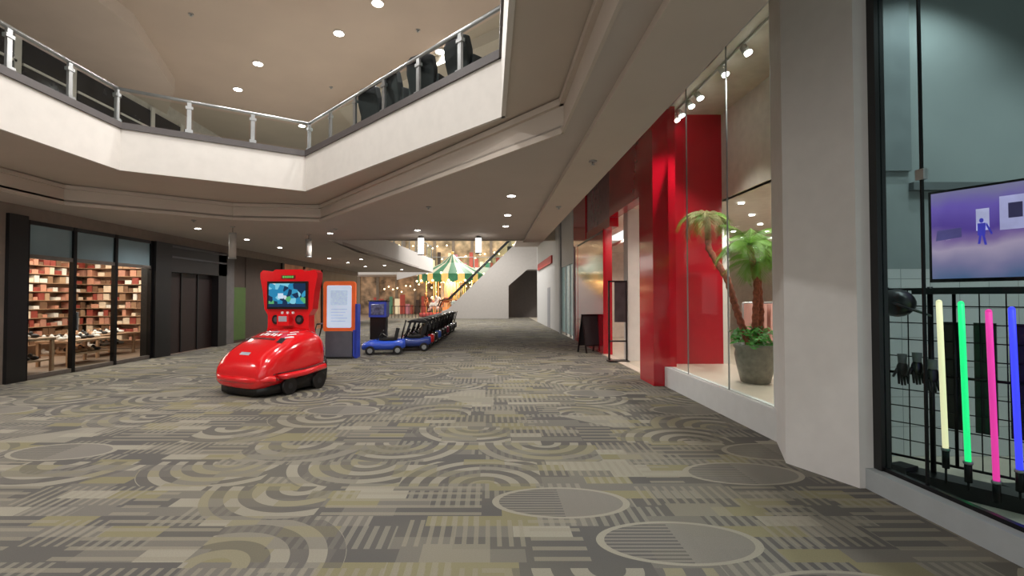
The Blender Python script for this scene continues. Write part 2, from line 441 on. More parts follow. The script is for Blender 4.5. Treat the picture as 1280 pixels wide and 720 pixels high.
for y in (5.9,6.6,7.24,8.1,8.45,8.88,9.1):
    b.cyl((3.52,y,5.1),(3.56,y-.05,4.98),.045,WHITE,.06); b.cyl((3.56,y-.05,4.985),(3.562,y-.053,4.975),.06,LAMP)
b.done()
for y in (6.3,8.0): spot('window_spotlight',(3.62,y,4.95),135,(1,.96,.9),100,.04,rot=(0,math.radians(12),0))
for (x,y) in ((5.2,8),(6.4,9.5),(7.2,8.2),(5.4,10.5),(6.6,12),(8.6,10.5),(5.6,15),(5,18)):
    spot('shop_downlight',(x,y,3.45),58,(1,.93,.85),140,.05)
b=B('shop_downlight_fittings')
for x in range(6):
    for y in range(9): b.cyl((5.0+x*.95,6.8+y*1.35,3.5),(5.0+x*.95,6.8+y*1.35,3.48),.055,LAMP)
b.done()
for y in (10.6,13,16): spot('shop_downlight',(4.1,y,3.85),60,(1,.93,.85),140,.05)

b=B('a_frame_sign')
for s in (-1,1):
    b.M=Matrix.Translation((2.98,14.3,0))@Matrix.Rotation(.4,4,'Z')@Matrix.Translation((0,s*.22,0))@Matrix.Rotation(s*.2,4,'X')
    for q in (-.27,.27): b.box(q-.02,q+.02,-.015,.015,0,1.15,BLACK)
    b.box(-.27,.27,-.015,.015,1.1,1.15,BLACK); b.box(-.27,.27,-.015,.015,.2,.24,BLACK)
    b.box(-.25,.25,-.008,.008,.24,1.1,mat('chalkboard',(44,42,44),.6))
b.done()
b=B('floor_sign_stand')
b.box(2.98,3.5,12.0,12.3,0.02,.04,BLACK)
for x in (3.02,3.46): b.box(x-.02,x+.02,12.13,12.17,0.02,2.05,BLACK)
b.box(3.0,3.48,12.13,12.17,2.01,2.05,BLACK); b.box(3.0,3.48,12.13,12.17,.5,.54,BLACK)
b.box(3.16,3.46,12.14,12.16,1.0,2.02,mat('poster_dark',(50,42,46),.5,var=.4,scale=5))
b.done()

b=B('wall_pillar_right')
b.prism([(3.3,5.6),(2.88,4.70),(3.12,4.08),(3.34,4.08),(3.5,4.5),(3.5,5.6)],0,5.15,mat('pillar_white',(218,215,212),.6,var=.03))
b.done()

# ---------------------------------------------------------------- right toy shop
b=B('window_toy_shop')
b.box(3.17,3.36,-3,4.08,0,.17,SILL2)
b.box(3.24,3.32,4.0,4.08,.17,5.15,BLACK)
b.box(3.275,3.287,-3,4.0,.19,5.15,GLASST)
b.box(3.26,3.30,-3,4.0,.17,.20,BLKM)
b.box(3.27,3.292,3.62,3.632,.19,5.15,BLKM)
b.box(3.26,3.30,3.59,3.66,2.5,2.58,STEEL)
b.done()
b=B('wall_toy_shop_interior')
TG=mat('toy_shop_wall',(142,148,148),.5,var=.08,scale=1); 
tile=bpy.data.materials.new('white_tile_wall'); tile.use_nodes=True; nt=tile.node_tree
bk=nt.nodes.new('ShaderNodeTexBrick'); bk.inputs['Color1'].default_value=(.62,.61,.60,1); bk.inputs['Color2'].default_value=(.56,.56,.56,1); bk.inputs['Mortar'].default_value=(.32,.32,.32,1)
bk.inputs['Scale'].default_value=1; bk.inputs['Brick Width'].default_value=.3; bk.inputs['Row Height'].default_value=.3; bk.inputs['Mortar Size'].default_value=.004; bk.offset=0
tc=nt.nodes.new('ShaderNodeTexCoord'); mp=nt.nodes.new('ShaderNodeMapping'); mp.inputs['Rotation'].default_value=(math.pi/2,0,0)
nt.links.new(tc.outputs['Object'],mp.inputs['Vector']); nt.links.new(mp.outputs[0],bk.inputs['Vector']); nt.links.new(bk.outputs['Color'],nt.nodes['Principled BSDF'].inputs['Base Color'])
b.box(3.5,9,4.9,5.1,1.9,5.15,TG); b.box(3.5,9,4.9,5.1,0,1.9,tile)
b.box(9,9.1,-3,5.1,0,5.15,TG); b.box(3.3,9,-3,5.1,5.15,5.25,mat('toy_ceiling',(130,130,130),.7))
b.box(3.9,4.3,4.86,4.9,2.9,4.7,mat('grey_poster',(118,124,126),.4))
b.box(4.3,9,4.84,4.9,2.7,2.78,mat('grey_trim2',(96,100,102),.5))
b.done()
b=B('television')
A=Vector((3.9,4.25,0)); D=Vector((.466,-.885,0)); Nn=Vector((-.885,-.466,0))
def P(u,z,o=0): 
    v=A+D*u+Nn*o; return (v.x,v.y,z)
b.extr([P(0,1.74),P(1.36,1.74),P(1.36,2.54),P(0,2.54)],-Nn*.05,BLACK)
sc=lambda n,c,e=1.2: mat(n,c,.3,emis=e,var=.12,scale=8)
def gradient_screen():
    m=bpy.data.materials.new('tv_picture'); m.use_nodes=True; nt=m.node_tree; pb=nt.nodes['Principled BSDF']
    tc=nt.nodes.new('ShaderNodeTexCoord'); sp=nt.nodes.new('ShaderNodeSeparateXYZ'); nt.links.new(tc.outputs['Object'],sp.inputs[0])
    nz=nt.nodes.new('ShaderNodeTexNoise'); nz.inputs['Scale'].default_value=3.5; nt.links.new(tc.outputs['Object'],nz.inputs['Vector'])
    ml=nt.nodes.new('ShaderNodeMath'); ml.operation='MULTIPLY_ADD'; ml.inputs[1].default_value=.22; nt.links.new(nz.outputs['Fac'],ml.inputs[0]); nt.links.new(sp.outputs[2],ml.inputs[2])
    mr=nt.nodes.new('ShaderNodeMapRange'); mr.inputs['From Min'].default_value=1.87; mr.inputs['From Max'].default_value=2.62; nt.links.new(ml.outputs[0],mr.inputs['Value'])
    cr=nt.nodes.new('ShaderNodeValToRGB'); e=cr.color_ramp.elements
    e[0].position=0; e[0].color=s2l((96,110,150))+(1,); e[1].position=1; e[1].color=s2l((150,130,170))+(1,)
    for p,c in ((.15,(150,130,170)),(.36,(204,168,196)),(.46,(150,110,170)),(.58,(104,70,160)),(.82,(130,96,190))):
        q=e.new(p); q.color=s2l(c)+(1,)
    nt.links.new(mr.outputs[0],cr.inputs[0]); nt.links.new(cr.outputs[0],pb.inputs['Emission Color']); pb.inputs['Emission Strength'].default_value=1.1
    pb.inputs['Base Color'].default_value=(.02,.02,.02,1); pb.inputs['Roughness'].default_value=.2; return m
b.poly([P(.02,1.77,.004),P(1.34,1.77,.004),P(1.34,2.52,.004),P(.02,2.52,.004)],gradient_screen())
b.poly([P(.31,2.16,.006),P(.39,2.16,.006),P(.39,2.34,.006),P(.31,2.34,.006)],sc('tv_wh',(200,180,216)))
b.poly([P(.45,2.15,.007),P(.72,2.15,.007),P(.72,2.42,.007),P(.45,2.42,.007)],sc('tv_pillar',(186,166,208)))
b.poly([P(.50,2.24,.009),P(.58,2.24,.009),P(.58,2.36,.009),P(.50,2.36,.009)],sc('tv_dk',(60,50,80)))
b.poly([P(.05,2.10,.009),P(.22,2.12,.009),P(.22,2.2,.009),P(.06,2.19,.009)],sc('tv_dk2',(84,70,120)))
FG=sc('tv_fig',(70,60,170)); u0=.34
b.poly([P(u0-.02,2.05,.012),P(u0-.005,2.05,.012),P(u0+.005,2.13,.012),P(u0-.01,2.13,.012)],FG)
b.poly([P(u0+.02,2.04,.012),P(u0+.035,2.04,.012),P(u0+.02,2.13,.012),P(u0+.005,2.13,.012)],FG)
b.poly([P(u0-.02,2.12,.012),P(u0+.025,2.12,.012),P(u0+.03,2.22,.012),P(u0-.02,2.22,.012)],FG)
b.poly([P(u0+.03,2.2,.012),P(u0+.06,2.12,.012),P(u0+.07,2.13,.012),P(u0+.035,2.22,.012)],FG)
b.poly([P(u0+.004+.014*math.cos(t*math.pi/4),2.242+.02*math.sin(t*math.pi/4),.012) for t in range(8)],FG)
b.cyl((4.5,3.9,0),(4.5,3.9,2.2),.03,BLACK); b.cbox((4.5,3.9,.02),(.4,.4,.04),BLACK); b.cbox((4.35,3.83,2.1),(.32,.06,.1),BLACK,rz=.45)
tv=b.done(normals=False)
rk=B('wire_display_rack')
a0=Vector((3.62,4.38,0)); d0=Vector((.58,-.815,0)).normalized(); L0=1.35
def R(u,z,o=0):
    v=a0+d0*u+Vector((-.815,-.58,0))*o; return (v.x,v.y,z)
for k in range(10): rk.cyl(R(k*.15,.2),R(k*.15,1.68),.005 if k%3 else .014,BLKM,n=6)
for k in range(11): rk.cyl(R(0,.2+k*.148),R(L0,.2+k*.148),.005 if k%5 else .012,BLKM,n=6)
rk.cyl(R(0,0),R(0,1.7),.02,BLKM); rk.cyl(R(L0,0),R(L0,1.7),.02,BLKM); rk.cyl(R(.3,0),R(.3,1.7),.02,BLKM)
rk.cbox(R(.75,.06,.08),(1.2,.22,.12),BLACK,rz=math.atan2(d0.y,d0.x))
rk.cbox(R(.75,1.66,.05),(1.1,.10,.05),BLACK,rz=math.atan2(d0.y,d0.x))
rk.cbox(R(.12,.1,.1),(.16,.14,.1),mat('small_box_dark',(46,42,44),.6),rz=.3)
for k,u in enumerate((.42,.62,.82,1.02)):
    rk.cbox(R(u,.95,-.06),(.13,.03,.9),BLACK,rz=math.atan2(d0.y,d0.x))
rk.done()
def sword(x,y,z0,z1,c,e):
    b=B('toy_light_sword'); mm=mat('sword_%d_%d_%d'%c,c,.4,emis=e,var=0)
    b.cyl((x,y,z0),(x-.02,y+.01,z1),.02,mm); b.sph((x-.02,y+.01,z1),.02,mm)
    b.cyl((x,y,z0-.16),(x,y,z0),.024,BLKM); b.cyl((x,y,z0-.02),(x,y,z0),.03,STEEL); b.cyl((x,y,.12),(x,y,z0-.16),.008,BLKM); b.done()
sword(3.66,3.88,.40,1.57,(255,226,180),1.5)
sword(3.70,3.74,.34,1.56,(40,250,140),1.4)
sword(3.78,3.61,.24,1.50,(255,60,160),1.4)
sword(3.90,3.56,.34,1.52,(70,70,255),1.6)
sword(3.99,3.48,.34,1.52,(110,70,250),1.6)
b=B('baseball_cap')
b.M=Matrix.Translation(R(.12,1.56,.19))@Matrix.Rotation(.3,4,'Y')
b.sph((0,0,0),(.13,.14,.12),BLACK,16,10); b.cbox((.0,-.16,-.05),(.2,.2,.015),BLACK,rx=.3); b.sph((0,0,.12),.012,BLACK)
b.done(.004)
b=B('hanging_gloves')
for (u,z) in ((.12,.98),(.22,1.0),(.32,.95)):
    p=R(u,z,.06); b.sph(p,(.05,.03,.07),BLACK)
    for k in range(4): b.cyl((p[0]-.035+k*.023,p[1],p[2]-.03),(p[0]-.04+k*.027,p[1]-.01,p[2]-.15+.012*abs(k-1.5)),.012,BLACK,.008,n=8)
    b.cyl((p[0]-.045,p[1],p[2]),(p[0]-.085,p[1],p[2]-.07),.013,BLACK,.009,n=8); b.cyl((p[0],p[1],p[2]+.05),(p[0],p[1],p[2]+.13),.03,mat('cuff_grey',(120,120,120),.7),.035)
b.done()
for (x,y) in ((4.6,3.2),(5.6,1.5),(4.4,4.2),(6.5,3.5)): spot('toy_shop_fill_spot',(x,y,5.05),85,(1,1,.99),120,.06)  # added fill spots to brighten the shop, no fittings modelled

# ---------------------------------------------------------------- palm planter
b=B('potted_palm')
PX,PY,PZ=3.94,7.14,.35
POT=mat('pot_bronze',(124,118,106),.4,var=.25,scale=12)
prof=[(.17,0),(.2,.02),(.25,.25),(.28,.42),(.265,.5),(.29,.53),(.29,.57),(.25,.57),(.24,.5)]
n=28
rings=[[b.V((PX+r*math.cos(2*math.pi*i/n),PY+r*math.sin(2*math.pi*i/n),PZ+z)) for i in range(n)] for r,z in prof]
for j in range(len(rings)-1):
    for i in range(n): b.F([rings[j][i],rings[j][(i+1)%n],rings[j+1][(i+1)%n],rings[j+1][i]],POT,True)
b.F(rings[0],POT); b.F(rings[-1],mat('soil',(50,38,30),.9))
BARK=mat('palm_bark',(150,80,56),.8,var=.4,scale=25,bump=.4)
GR=mat('palm_green',(128,172,66),.5,var=.3,scale=4); GR2=mat('palm_tan',(166,156,106),.6,var=.3,scale=4); GR3=mat('bush_green',(80,150,56),.5,var=.3,scale=6)
def trunk(pts,r):
    P_=[];Rr=[]
    for i in range(len(pts)-1):
        a=Vector(pts[i]);c=Vector(pts[i+1])
        for k in range(5):
            for q in (0,.5):
                P_.append(a.lerp(c,(k+q)/5)); Rr.append(r*(1.15 if q==0 else .88))
    P_.append(Vector(pts[-1])); Rr.append(r)
    b.tube(P_,Rr,BARK,10)
def frond(o,az,el,L,droop,m,wd=.22):
    o=Vector(o); p=o.copy(); pts=[p.copy()]; e=el; N=9
    for k in range(N):
        p=p+Vector((math.cos(az)*math.cos(e),math.sin(az)*math.cos(e),math.sin(e)))*(L/N); e-=droop/N; pts.append(p.copy())
    b.tube(pts,[.007*(1-k/(N+2)) for k in range(N+1)],m,5)
    side=Vector((-math.sin(az),math.cos(az),0))
    for k in range(2,N*3+1):
        t=k/3; i=min(int(t),N-1); q=pts[i].lerp(pts[i+1],t-i); d=(pts[i+1]-pts[i]).normalized()
        ln=wd*math.sin(math.pi*min(1,(t/N)*.75+.2))+.03
        for s in (-1,1):
            tip=q+side*s*ln*.75+d*ln*.8+Vector((0,0,-ln*.5)); h=d*.007
            tip.x=max(tip.x,3.31)
            b.poly([q-h,q+h,tip],m)
trunk([(PX-.05,PY,PZ+.45),(PX-.12,PY+.25,1.35),(PX-.1,PY+.6,1.9),(PX-.22,PY+1.0,2.45),(3.80,8.35,3.0)],.05)
trunk([(PX+.03,PY-.02,PZ+.45),(PX+.0,PY,1.2),(PX+.05,PY+.02,1.8),(PX-.05,PY+.03,2.4)],.045)
trunk([(PX+.1,PY+.06,PZ+.45),(PX+.14,PY+.08,1.4),(PX+.1,PY+.1,2.15)],.04)
for k in range(18): frond((3.80,8.35,3.0),k*.61,random.uniform(.2,1.3),random.uniform(.5,.68),random.uniform(2.2,3.2),GR2 if k%3 else GR,.22)
for k in range(22): frond((PX-.05,PY+.03,2.4),k*.66,random.uniform(.1,1.3),random.uniform(.45,.66),random.uniform(1.3,2.6),GR,.28)
for k in range(14): frond((PX+.1,PY+.1,2.15),k*.6,random.uniform(0,1.0),random.uniform(.35,.52),random.uniform(1.3,2.4),GR,.24)
for k in range(300):
    a=random.uniform(0,6.28); r=random.uniform(.02,.35); z=PZ+.56+random.uniform(-.05,.3)*(1-r); c=Vector((PX+r*math.cos(a),PY+r*math.sin(a),z))
    u=Vector((random.uniform(-1,1),random.uniform(-1,1),random.uniform(-.2,.8))).normalized()*.06; v=u.orthogonal().normalized()*.022
    b.poly([c-u,c+v,c+u,c-v],GR3)
b.done(normals=False)

# ---------------------------------------------------------------- downlights
dl=[(.38,8.37),(.39,10.3),(.4,11.9),(-7.5,12.3),(-7.4,14.6),(-7.4,16.9),(-7.3,19.2),(-7.2,21.5),(-7.1,24),(-7,27),(-4.4,13.2),(-1.9,12.6),(-8.65,7),(-8.65,4),(-5.9,22),(-5.7,26),(-5.5,30)]
b=B('recessed_downlights')
for (x,y) in dl:
    b.cyl((x,y,3.405),(x,y,3.39),.085,WHITE); b.cyl((x,y,3.392),(x,y,3.385),.068,LAMP)
ul=[(-3.4,10.7),(-5.9,12.1),(-7.2,13.6),(-2.27,9.6),(-1.2,11.5),(-4,8),(-1,7),(-5,5),(-2,4),(-5,1),(-2,0.5),(-3.5,15.5),(-6.5,16.5)]
for (x,y) in ul:
    b.cyl((x,y,7.6),(x,y,7.57),.13,WHITE); b.cyl((x,y,7.572),(x,y,7.56),.105,LAMP)
b.done()
for i,(x,y) in enumerate(dl): spot('downlight_lamp',(x,y,3.36),85,ang=155)
for (x,y) in ul: spot('upper_downlight_lamp',(x,y,7.5),205,ang=150,r=.1)
spot('far_atrium_lamp',(-1,24,8),1200,ang=150,r=.3); spot('far_atrium_lamp',(-1,33,8),1200,ang=150,r=.3); spot('far_atrium_lamp',(-2,45,8),800,(1,.95,.86),ang=150,r=.3)
b=B('ceiling_sprinkler_heads')
for (x,y,z) in ((1.3,9,3.33),(1.3,6,3.33),(-1.2,9.4,3.4),(-6.8,11,3.4),(-4,12.4,3.4),(-2.7,8.7,7.6),(-4.5,13.5,7.6),(-6.3,10,7.6),(-1.6,10.6,7.6)):
    b.cyl((x,y,z),(x,y,z-.02),.05,STEEL); b.cyl((x,y,z-.02),(x,y,z-.05),.012,STEEL); b.cyl((x,y,z-.05),(x,y,z-.055),.025,STEEL)
b.box(-7.5,-6.9,6.3,6.6,3.785,3.8,BLKM)
b.done()
def pendant(x,y,z0,z1,m):
    b=B('pendant_cylinder_lamp'); b.cyl((x,y,z1),(x,y,3.4),.006,BLKM); b.cyl((x,y,z0),(x,y,z1),.085,m,n=20); b.cyl((x,y,z1),(x,y,z1+.04),.09,STEEL,n=20); b.cyl((x,y,z0-.03),(x,y,z0),.09,STEEL,n=20); b.cyl((x,y,3.38),(x,y,3.4),.06,STEEL); b.done()
pendant(-6.44,12,2.62,3.2,PENDO); pendant(-5.1,13.5,2.78,3.22,PENDO); pendant(-1.98,13.8,2.88,3.33,PEND); pendant(-.32,13.8,2.92,3.33,PEND)

# ---------------------------------------------------------------- upstairs chairs
def armchair(x,y,rz):
    b=B('armchair'); b.M=Matrix.Translation((x,y,4.47))@Matrix.Rotation(rz,4,'Z')@Matrix.Scale(.84,4)
    C=mat('dark_fabric',(26,25,28),.7)
    b.cbox((0,0,.36),(.6,.6,.18),C)
    b.extr([(-.27,.3,.3),(.27,.3,.3),(.32,.38,.7),(.29,.42,.92),(.17,.44,.98),(-.17,.44,.98),(-.29,.42,.92),(-.32,.38,.7)],(0,-.13,.02),C)
    for s in (-1,1): b.cbox((s*.31,0,.46),(.09,.56,.34),C)
    for sx in (-1,1):
        for sy in (-1,1): b.cyl((sx*.24,sy*.22,0),(sx*.24,sy*.22,.3),.025,BLKM)
    b.done(.03)
for (x,y,r) in ((-1.95,8.6,2.5),(-1.38,8.0,2.2),(-.9,7.5,2.6),(-.25,6.95,2.3)): armchair(x,y,r)

# ---------------------------------------------------------------- kiddie ride
ride=empty('kiddie_ride_machine',(-3.78,8.5,0),math.radians(-27)); ride.scale=(.90,.90,.985)
b=B('shell_body')
b.loft([(-.86,.50,.22,.38),(-.83,.62,.14,.50),(-.72,.68,.11,.66),(-.5,.71,.10,.82),(-.2,.72,.12,.96),(.1,.72,.16,1.05),(.38,.71,.18,1.08),(.6,.68,.2,1.02),(.72,.60,.25,.9)],RIDE,24,ex=.5,ez=.62)
body=b.done(parent=ride,sub=1)
b=B('lower_bumper')
pts=[]
for i in range(25):
    t=math.pi*(i/24); c=-math.cos(t); q=math.sin(t); pts.append((.75*math.copysign(abs(c)**.45,c),-.90*abs(q)**.5+.05,.34-.05*abs(q)))
b.tube([(-.75,.55,.4)]+pts+[(.75,.55,.4)],.055,RIDE,10)
b.tube([(-.72,.6,.46)]+[(p[0]*.975,p[1]*.985,p[2]+.065) for p in pts]+[(.72,.6,.46)],.014,mat('seam_dark',(80,6,8),.5),6)
b.done(parent=ride)
b=B('black_base')
b.loft([(-.78,.5,.03,.18),(-.6,.62,.02,.24),(.4,.68,.02,.34),(.70,.66,.03,.6)],BLACK,20,ex=.4,ez=.4)
for s in (-1,1):
    for y in (-.25,.45):
        b.cyl((s*.6,y,.15),(s*.715,y,.15),.15,BLACK,n=24); b.cyl((s*.71,y,.15),(s*.722,y,.15),.05,mat('hub_dark',(40,40,42),.4),n=16)
b.done(parent=ride)
def decal(name,cx,cy,w,h,m,rz=0):
    b=B(name); N=10
    c=math.cos(rz); q=math.sin(rz)
    g=[[b.V((cx+(w*(i/N-.5))*c-(h*(j/4-.5))*q,cy+(w*(i/N-.5))*q+(h*(j/4-.5))*c,1.4)) for j in range(5)] for i in range(N+1)]
    for i in range(N):
        for j in range(4): b.F([g[i][j],g[i+1][j],g[i+1][j+1],g[i][j+1]],m)
    o=b.done(parent=ride,normals=False)
    s=o.modifiers.new('sw','SHRINKWRAP'); s.target=body; s.wrap_method='PROJECT'; s.use_project_z=True; s.use_project_x=False; s.use_project_y=False; s.use_negative_direction=True; s.use_positive_direction=False; s.offset=.006
    return o
DW_=mat('decal_white',(235,235,235),.4); DB=mat('decal_black',(24,22,24),.4); DG=mat('decal_silver',(170,175,185),.3)
for k in range(6): decal('decal_mark_white_%d'%k,-.24+k*.095,-.12+.02*(k%2),.06,.10,DW_,.15)
for k in range(8): decal('decal_mark_black_%d'%k,-.28+k*.08,-.27,.055,.06,DB,.1)
decal('decal_mark_silver',-.1,.02,.34,.06,DG); decal('decal_mark_small',.0,-.66,.26,.05,DG); decal('decal_mark_right',.46,-.25,.12,.16,DB,.3); decal('decal_star',-.42,-.28,.1,.12,DB,.5)
for k in range(3): decal('decal_flame_%d'%k,.4+.05*k,.1-.1*k,.16,.04,DW_,.9)
b=B('screen_cabinet')
b.M=Matrix.Rotation(math.radians(27),4,'Z')@Matrix.Translation((-.02,.62,0))@Matrix.Rotation(math.radians(-8),4,'Z')
prof=[(.42,.2),(.5,.9),(.46,1.08),(.46,1.3),(.54,1.42),(.58,1.75),(.64,2.02),(.64,2.12),(.58,2.17),(.36,2.14),(.3,2.18)]
outl=[(x,0,z) for x,z in prof]+[(-x,0,z) for x,z in prof[::-1]]
b.extr(outl,(0,.24,0),RIDE)
b.box(-.45,.45,-.05,.02,1.42,1.95,BLACK)
scr=bpy.data.materials.new('ride_screen'); scr.use_nodes=True; nt=scr.node_tree
v=nt.nodes.new('ShaderNodeTexVoronoi'); v.inputs['Scale'].default_value=9; tcs=nt.nodes.new('ShaderNodeTexCoord'); nt.links.new(tcs.outputs['Object'],v.inputs['Vector'])
cr=nt.nodes.new('ShaderNodeValToRGB'); cr.color_ramp.interpolation='CONSTANT'
e=cr.color_ramp.elements; e[0].position=0; e[0].color=(.01,.03,.08,1); e[1].position=.3; e[1].color=(.02,.22,.42,1)
for p,c in ((.5,(.2,.55,.7,1)),(.6,(.02,.06,.12,1)),(.75,(.04,.3,.5,1)),(.88,(.1,.4,.15,1)),(.95,(.6,.65,.7,1))):
    q=e.new(p); q.color=c
sx=nt.nodes.new('ShaderNodeSeparateColor'); nt.links.new(v.outputs['Color'],sx.inputs[0]); nt.links.new(sx.outputs[0],cr.inputs[0])
pb=nt.nodes['Principled BSDF']; nt.links.new(cr.outputs[0],pb.inputs['Emission Color']); pb.inputs['Emission Strength'].default_value=1; pb.inputs['Base Color'].default_value=(0,0,0,1); pb.inputs['Roughness'].default_value=.15
b.box(-.41,.41,-.056,-.05,1.46,1.91,scr)
b.box(-.41,.41,-.058,-.056,1.46,1.52,mat('screen_bar',(20,40,70),.2,emis=.6)); b.box(-.2,-.08,-.059,-.056,1.62,1.72,mat('screen_kart',(170,190,210),.2,emis=.7))
b.box(-.16,.16,-.01,0,2.0,2.07,mat('plate_dark_red',(120,10,14),.4))
for k in range(6): b.box(-.12+k*.042,-.095+k*.042,-.016,-.01,2.015,2.055,mat('green_led',(70,190,90),.4,emis=.5))
for x in (-.26,.26): b.cyl((x,-.03,1.22),(x,.0,1.22),.09,BLACK,n=20); b.cyl((x,-.035,1.22),(x,-.03,1.22),.05,mat('spk',(70,70,74),.5),n=16)
b.cbox((0,-.1,1.22),(.26,.2,.22),RIDE); b.cbox((0,-.205,1.24),(.18,.01,.1),DG)
for x in (-.12,0,.12): b.cyl((x,-.03,1.35),(x,0,1.35),.025,DW_)
b.box(-.40,.40,-.03,0,.9,1.04,mat('red_dark_plastic',(150,10,14),.3))
b.done(.012,parent=ride)

# ---------------------------------------------------------------- kiosk
b=B('information_kiosk_board')
OR=mat('orange_frame',(236,100,40),.4,emis=.25); PAN=mat('kiosk_screen',(200,214,236),.3,emis=.55,var=.05)  # frame is no lamp, slight glow keeps its orange strong
b.M=Matrix.Translation((-4.05,13.0,0))
def rrect(w,h,r,z,y,n=6):
    pts=[]
    for (cx,cz,a0) in ((w/2-r,h/2-r,0),(-w/2+r,h/2-r,90),(-w/2+r,-h/2+r,180),(w/2-r,-h/2+r,270)):
        for k in range(n+1):
            a=math.radians(a0+90*k/n); pts.append((cx+r*math.cos(a),y,z+cz+r*math.sin(a)))
    return pts
b.extr(rrect(.86,1.36,.08,1.38,-.06),(0,.12,0),OR)
b.extr(rrect(.66,1.14,.04,1.38,-.075),(0,.02,0),PAN)
b.extr(rrect(.46,.4,.03,1.62,-.08),(0,.006,0),mat('kiosk_panel2',(186,204,228),.3,emis=.5,var=.1,scale=14))
for k in range(5): b.box(-.22,.22-.05*(k%3),-.082,-.078,1.3-k*.08,1.315-k*.08,mat('kiosk_lines',(176,190,212),.3,emis=.3))
b.box(-.36,.36,-.1,.12,.03,.72,mat('kiosk_body',(96,96,106),.4)); b.box(-.42,.42,-.25,.25,0,.04,BLACK)
b.box(.38,.46,-.1,.2,.0,.75,mat('kiosk_blue',(52,74,190),.4)); b.box(.44,.50,-.1,.2,.0,1.45,mat('kiosk_blue',(52,74,190),.4))
b.done(.008)

# ---------------------------------------------------------------- children's ride-on cars
def car(x,y,rz,c,s=1.0,tall=False):
    b=B('ride_on_toy_car'); b.M=Matrix.Translation((x,y,0))@Matrix.Rotation(rz,4,'Z')@Matrix.Scale(s,4)
    m=mat('car_%d_%d_%d'%c,c,.25,coat=.6)
    b.loft([(-.62,.2,.16,.27),(-.58,.28,.13,.33),(-.4,.32,.12,.40),(-.15,.33,.12,.44),(0,.33,.12,.40),(.25,.33,.12,.40),(.5,.32,.14,.46),(.6,.26,.18,.44)],m,16)
    b.cbox((0,.12,.44),(.46,.5,.06),BLACK); b.cbox((0,.36,.58),(.46,.1,.34),BLACK,rx=-.2)
    for sx in (-1,1):
        for yy in (-.38,.38):
            b.cyl((sx*.24,yy,.13),(sx*.36,yy,.13),.13,BLACK,n=18); b.cyl((sx*.355,yy,.13),(sx*.37,yy,.13),.07,STEEL,n=12)
        b.sph((sx*.2,-.57,.28),(.05,.04,.035),DW_)
        b.cyl((sx*.27,-.2,.42),(sx*.22,-.02,.66),.015,BLKM)
        b.cyl((sx*.24,.48,.4),(sx*.2,.62,.95),.015,BLKM)
    b.cyl((-.22,-.02,.66),(.22,-.02,.66),.015,BLKM); b.cyl((-.2,.62,.95),(.2,.62,.95),.02,BLKM)
    if tall:
        b.loft([(-.1,.24,.86,.90),(.1,.28,.86,.96),(.4,.28,.84,.97),(.52,.22,.84,.9)],BLACK,12)
        b.cbox((0,.44,.72),(.5,.06,.34),BLACK,rx=-.15)
        for sx in (-1,1): b.cyl((sx*.25,-.15,.42),(sx*.24,0,.88),.02,BLACK)
    b.extr([(-.25,-.19,.43),(.25,-.19,.43),(.21,-.03,.65),(-.21,-.03,.65)],(0,.01,.004),GLASST)
    b.cyl((0,-.1,.42),(0,.0,.54),.012,BLKM); b.cyl((0,-.01,.53),(0,.01,.555),.1,BLACK,n=16)
    b.done()
cl=[(48,84,196),(40,60,130),(200,36,40),(44,44,50),(60,96,190),(36,36,40),(36,36,40),(190,60,90),(40,40,44),(50,50,58),(36,36,40),(36,36,40)]
yy=13.9
for i,c in enumerate(cl):
    car((-3.05 if i==0 else -2.45+.02*i),yy,math.radians(-82+random.uniform(-6,6)),c,1.0,tall=(i>0)); yy+=.9
car(-4.95,12.25,math.radians(-90),(196,30,34),1.0)
b=B('coin_payment_cabinet')
b.box(-3.8,-3.3,15.25,15.6,0,1.0,BLACK)
b.box(-3.83,-3.27,15.22,15.65,1.0,1.5,mat('cab_blue',(50,70,170),.4)); b.box(-3.76,-3.34,15.2,15.22,1.08,1.42,mat('cab_screen',(80,86,110),.2,emis=.2,var=.5,scale=12)); b.box(-3.86,-3.24,15.2,15.67,1.5,1.54,DB)
b.done(.01)

# ---------------------------------------------------------------- far area
b=B('escalator')
Y0,Y1=38,39.6
ESW=mat('escalator_cladding',(178,172,166),.5,var=.03)
b.extr([(-3.8,Y0,0),(1.5,Y0,0),(1.5,Y0,2.6),(3.0,Y0,3.9),(4.8,Y0,3.9),(4.8,Y0,6.0),(2.1,Y0,6.0),(-3.3,Y0,.75),(-3.8,Y0,.6)],(0,.15,0),ESW)
b.extr([(-3.8,Y1,0),(1.5,Y1,0),(1.5,Y1,2.6),(3.0,Y1,3.9),(4.8,Y1,3.9),(4.8,Y1,6.0),(2.1,Y1,6.0),(-3.3,Y1,.75),(-3.8,Y1,.6)],(0,.15,0),ESW)
for k in range(22):
    x=-3.5+k*.25; b.box(x,x+.25,Y0+.15,Y1,.12+k*.243,.36+k*.243,STEEL)
for y in (Y0+.07,Y1+.07):
    b.poly([(-3.3,y,.75),(2.1,y,6.0),(2.1,y,6.75),(-3.3,y,1.5)],GLASSR)
    b.tube([(-4.1,y,1.0),(-3.9,y,1.45),(-3.3,y,1.55),(2.1,y,6.8),(4.8,y,6.8)],.05,BLACK,8)
b.box(1.5,4.8,40.5,40.6,0,6,mat('recess_shade',(80,72,68),.7))  # panel coloured dark for the shade inside the opening
b.done()
b=B('wall_back')
b.box(-16,8,51,51.2,0,4.0,mat('back_wall_glow',(150,122,94),.6,emis=.3,var=.7,scale=1.4))  # mottled glowing wall stands in for lit shops
b.box(-16,8,46.5,51,3.9,4.6,FASC)
